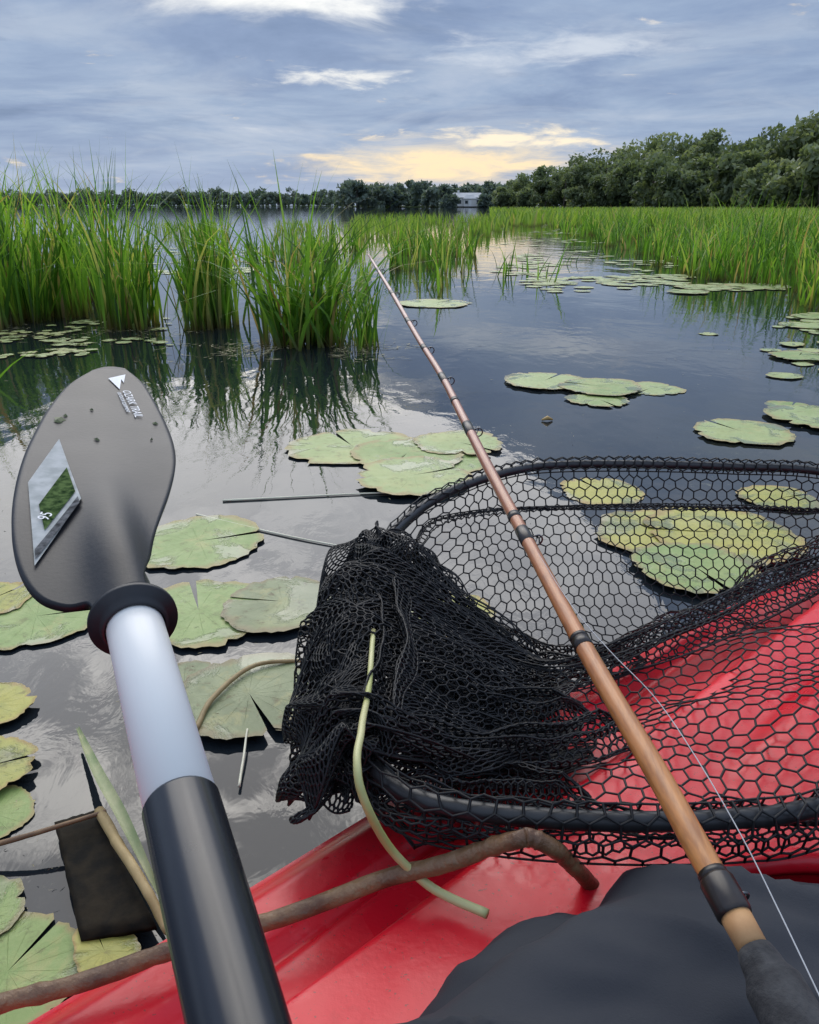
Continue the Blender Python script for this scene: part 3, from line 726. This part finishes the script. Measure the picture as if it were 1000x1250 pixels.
def Fmain(a,b_):
    x=xl+(xr_-xl)*a; pr_=profile(x)
    if pr_ is None: return None
    P,L=pr_; q=b_*L[-1]; i=int(np.searchsorted(L,q)); i=max(1,min(i,len(P)-1)); f=(q-L[i-1])/max(1e-6,L[i]-L[i-1])
    p=P[i-1].lerp(P[i],f); y,z=p.y,p.z
    e=math.sin(math.pi*b_)
    z+=e*(.014*mn.noise(Vector((x*7,b_*9,1)))+.022*max(0,mn.noise(Vector((x*14+y*9,y*12,4)))))
    x2=x+.015*mn.noise(Vector((x*9,y*9,8)))
    return Vector((x2,y+.014*mn.noise(Vector((x*9,y*9,18)))*e,z))
hexnet(.76,.98,.0092,Fmain,.00098)
def strip(path,width,La,Lb,folds,amp,s=.0085,rad=.00095,lift=.0,seed=0.,flat=1.0,up=None):
    C=cat(path,10); L=[0]
    for i in range(1,len(C)): L.append(L[-1]+(C[i]-C[i-1]).length)
    def Fm(a,b_):
        q=a*L[-1]; i=int(np.searchsorted(L,q)); i=max(1,min(i,len(C)-1)); f=(q-L[i-1])/max(1e-6,L[i]-L[i-1])
        p=C[i-1].lerp(C[i],f); tdir=(C[i]-C[i-1]).normalized()
        upv=Vector(up) if up else Vector((0,0,1)); side=tdir.cross(upv).normalized(); nrm=side.cross(tdir).normalized()
        env=min(1,(math.sin(math.pi*min(max(a,.0),1)))*2.2+.12)
        bb=(b_-.5); w=width*(.85+.5*mn.noise(Vector((a*4,seed,0))))*(.5+.5*env)
        ph=folds*bb*6.283+2.2*mn.noise(Vector((a*3,seed+3,0)))
        return p+side*(bb*w+.3*amp*env*math.cos(ph*1.3)+.006*mn.noise(Vector((a*7,b_*4,seed))))+nrm*(env*(amp*math.sin(ph)*flat+amp*.7*mn.noise(Vector((a*6,b_*4,seed+5)))+lift+.5*amp*(1-4*bb*bb))-.012*(1-env))
    hexnet(La,Lb,s,Fm,rad)
def Fdrape(k):
    def Fm(a,b_):
        u=[(474,668),(458,692),(449,728),(443,780),(441,840),(446,890),(466,932)]
        n=len(u)-1; q=a*n; i=min(int(q),n-1); f=q-i
        uu=u[i][0]+(u[i+1][0]-u[i][0])*f; vv=u[i][1]+(u[i+1][1]-u[i][1])*f
        r=onz(uu,vv,ZH)
        cen=Vector((.16,.68,0)); out=(Vector((r.x,r.y,0))-cen); out.z=0; out.normalize(); out=(out+Vector((-.9,0,0))).normalized()
        tap=.40+.60*smst(0,.30,a)-.55*smst(.5,1,a)
        dist=(b_-.50)*(.19+.010*k)*(tap if b_>.5 else (.45+.95*smst(0,.25,a)))
        wob=mn.noise(Vector((a*5,b_*2.5,k*5.1)))
        if dist<0: z=ZH+.006+dist*(.60 if k<3 else .8); hx_=dist*1.15
        else:
            hx_=.030*(1-math.exp(-dist/.04))+.008*k*min(1,dist/.05); z=ZH+.006-max(0,dist-.015)*1.1
        p=r+out*hx_; p.z=z+(.015+.004*k)*wob+.003*k
        fold=math.sin(a*30+k*1.9+5*wob+b_*3)
        p+=out*(.010*fold)+Vector((0,.008*math.sin(b_*15+k+3*wob),.009*math.sin(a*26+b_*9+k*2.3)))
        if p.z<.05: p.z=.05+.3*(p.z-.05)
        s_,t_=kl(p.x,p.y)
        if abs(t_)<halfw(s_): p.z=max(p.z,deckz(s_,t_)+.008+.004*k)
        return p
    return Fm
for k in range(5): hexnet(.98-.04*k,.46+.02*k,.0084,Fdrape(k),.00095)
o_=lambda u,v,z: onz(u,v,z)
strip([o_(470,690,.385),o_(520,750,.34),o_(590,798,.30),o_(670,826,.30),o_(770,800,.312),o_(880,748,.32),o_(1010,695,.33),o_(1120,655,.34)],.06,1.05,.26,2,.007,seed=1)
strip([o_(450,720,.38),o_(480,790,.36),o_(540,840,.34),o_(620,862,.325),o_(720,856,.315)],.055,.60,.26,2,.008,seed=2)
strip([o_(450,690,.38),o_(465,725,.375),o_(475,790,.375),o_(455,860,.38),o_(440,920,.36),o_(465,965,.34)],.055,.60,.26,2,.010,seed=3)
strip([o_(440,885,.385),o_(520,905,.355),o_(600,915,.335),o_(700,905,.325),o_(780,880,.315)],.05,.5,.2,2,.008,seed=4)
strip([o_(445,945,.37),o_(510,985,.365),o_(600,1003,.36),o_(720,1012,.357),o_(850,1014,.357),o_(1010,1000,.357)],.035,.56,.11,1,.005,seed=5,up=(0,-.5,.8))
strip([o_(414,770,.33),o_(404,840,.32),o_(404,900,.31),o_(427,950,.31)],.045,.38,.2,2,.008,seed=6,up=(-.6,0,.8))
strip([o_(540,735,.26),o_(610,785,.27),o_(700,812,.29),o_(780,790,.30)],.06,.42,.22,2,.009,seed=7)
strip([o_(470,940,.36),o_(540,960,.335),o_(620,962,.325),o_(720,970,.33)],.05,.38,.18,2,.007,seed=9)
strip([o_(505,665,.33),o_(530,638,.33),o_(600,625,.33),o_(700,620,.33),o_(850,620,.33),o_(1020,625,.33),o_(1100,640,.33)],.012,1.0,.06,2,.003,seed=8)
V=np.concatenate(NV); Qd_=np.concatenate(NQ)
mkq("mesh_bag",V,Qd_,netm,net,False)
# ------------------------------------------------------------ stick across deck, lily stem
stk=simple("wet_stick",(.10,.045,.022),(.27,.15,.07),26,.4,1.0,80,.004)
stalk("brown_stick",[(-40,1240),(100,1198),(215,1160),(330,1124),(450,1081),(560,1048),(645,1021)],.0056,stk,[.29,.295,.30,.31,.325,.345,.37],14,.98,.5,.22)
stalk("brown_stick",[(640,1022),(668,1030),(695,1052),(728,1085)],.0056,stk,[.370,.365,.345,.31],14,.9,.2,.2)
stalk("lily_stem",[(456,770),(450,840),(441,890),(436,935),(448,985),(480,1040),(530,1085),(595,1116)],.0021,green,[.385,.395,.41,.41,.39,.35,.325,.325],10,1.45,.3,.05)
# ------------------------------------------------------------ fishing rod
rd=empty("fishing_rod")
v0,d0,v1,d1=1100,.375,311,1.6
def rdep(v): 
    k=(v0-v)/(v0-v1); return 1/((1-k)/d0+k/d1)
rp=[(888,1100,38),(845,1022,36),(800,940,32),(745,846,27),(700,766,23),(650,672,18),(600,578,15),(567,513,12),(540,460,9),(510,412,7),(480,360,5.5),(450,311,3)]
RP=[at(u,v,rdep(v)) for u,v,w in rp]; RR=[w*.92/2*rdep(v)/F for u,v,w in rp]
m,t,b=base("rod_blank"); co=objco(t); sy=t.new('ShaderNodeSeparateXYZ'); t.link(co,sy.inputs[0])
c=t.ramp(t.m('DIVIDE',sy.outputs[1],1.6),[(.15,(.60,.26,.07)),(.30,(.50,.19,.06)),(.5,(.34,.11,.06)),(1,(.30,.12,.09))])
mp=t.new('ShaderNodeMapping'); mp.inputs['Scale'].default_value=(200,12,200); t.link(co,mp.inputs[0])
c=t.mix(t.m('MULTIPLY',t.ss(t.noise(mp.outputs[0],1.5,4),.35,.75),.55),c,(.18,.06,.025)); setc(t,b,'Base Color',c); b.inputs['Roughness'].default_value=.3; b.inputs['Coat Weight'].default_value=.25
C=cat(RP,6); v,f=tube(C,resR(RR,6),20); mk("blank",v,f,m,rd)
dk=simple("wrap_thread",(.012,.009,.008),(.03,.02,.015),90,.3)
def rodpt(v):
    R_=resR(RR,6)
    def pv(p): 
        q=p-Vector((0,0,H)); de=q.y*cp-q.z*sp; return 625-F*(q.y*sp+q.z*cp)/de
    for i in range(len(C)-1):
        a,b2=pv(C[i]),pv(C[i+1])
        if (a-v)*(b2-v)<=0:
            f_=(v-a)/(b2-a); return C[i].lerp(C[i+1],f_),(C[i+1]-C[i]).normalized(),R_[i]+(R_[i+1]-R_[i])*f_
steel=simple("guide_steel",(.10,.10,.10),(.2,.2,.2),30,.3,metal=1)
for (v,l,guide) in ((1092,.007,1),(1070,.002,0),(787,.004,0),(780,.0015,0),(655,.010,1),(632,.004,0),(524,.012,1),(490,.004,0),(462,.012,1),(425,.008,1),(392,.010,1),(358,.010,1),(330,.01,1)):
    r_=rodpt(v)
    if not r_: continue
    p,tg,rr=r_
    vv,ff=tube([p-tg*l*1.05,p-tg*l,p+tg*l,p+tg*l*1.05],[rr*1.0,rr*1.08,rr*1.08,rr*1.0],16); mk("wrap",vv,ff,dk,rd)
    if guide:
        sd_=(tg.cross(Vector((0,0,1)))).normalized()*.9+Vector((0,0,-.35)); sd_=(sd_-tg*sd_.dot(tg)).normalized()
        gr=.0032 if v>1000 else .0048; c_=p+sd_*(rr+gr+.001)
        nn=(tg*.9+sd_*.2).normalized(); e1=sd_; e2=nn.cross(e1).normalized()
        ring=[c_+(e1*math.cos(k*.3927)+e2*math.sin(k*.3927))*gr for k in range(16)]
        vv,ff=tube(ring,.0008,6,closed=True); mk("guide_ring",vv,ff,steel,rd)
        for q_ in (-1,1):
            vv,ff=tube([p+tg*l*q_+sd_*rr,c_-sd_*gr*.2+e2*gr*q_*.8],[.0008,.0007],5); mk("guide_foot",vv,ff,steel,rd)
bd=(RP[0]-RP[2]).normalized(); B0=RP[0]
foam=simple("foam_grip",(.022,.022,.024),(.05,.05,.052),120,.9,.8,420,.001)
v,f=tube([B0-bd*.012,B0-bd*.010,B0+bd*.006,B0+bd*.008],[.0074,.0084,.0084,.0078],20); mk("ferrule",v,f,dk,rd)
v,f=tube([B0+bd*.006,B0+bd*.024],[.0072,.0068],20); mk("butt_wood",v,f,simple("cork",(.42,.22,.09),(.5,.28,.12),90,.6),rd)
v,f=tube([B0+bd*.024,B0+bd*.028,B0+bd*.034,B0+bd*.040,B0+bd*.10,B0+bd*.16],[.0078,.0088,.0095,.0125,.0135,.013],24); mk("grip",v,f,foam,rd)
lp=[(652,668),(700,742),(745,795),(800,852),(850,925),(905,1020),(950,1110),(1000,1215),(1020,1260)]
P=cat([at(u,v,rdep(v)*.985) for u,v in lp],6); v,f=tube(P,[.0003+.0001*(i/len(P)) for i in range(len(P))],6)
mk("line",v,f,simple("mono_line",(.38,.38,.38),(.5,.5,.5),10,.2),rd)
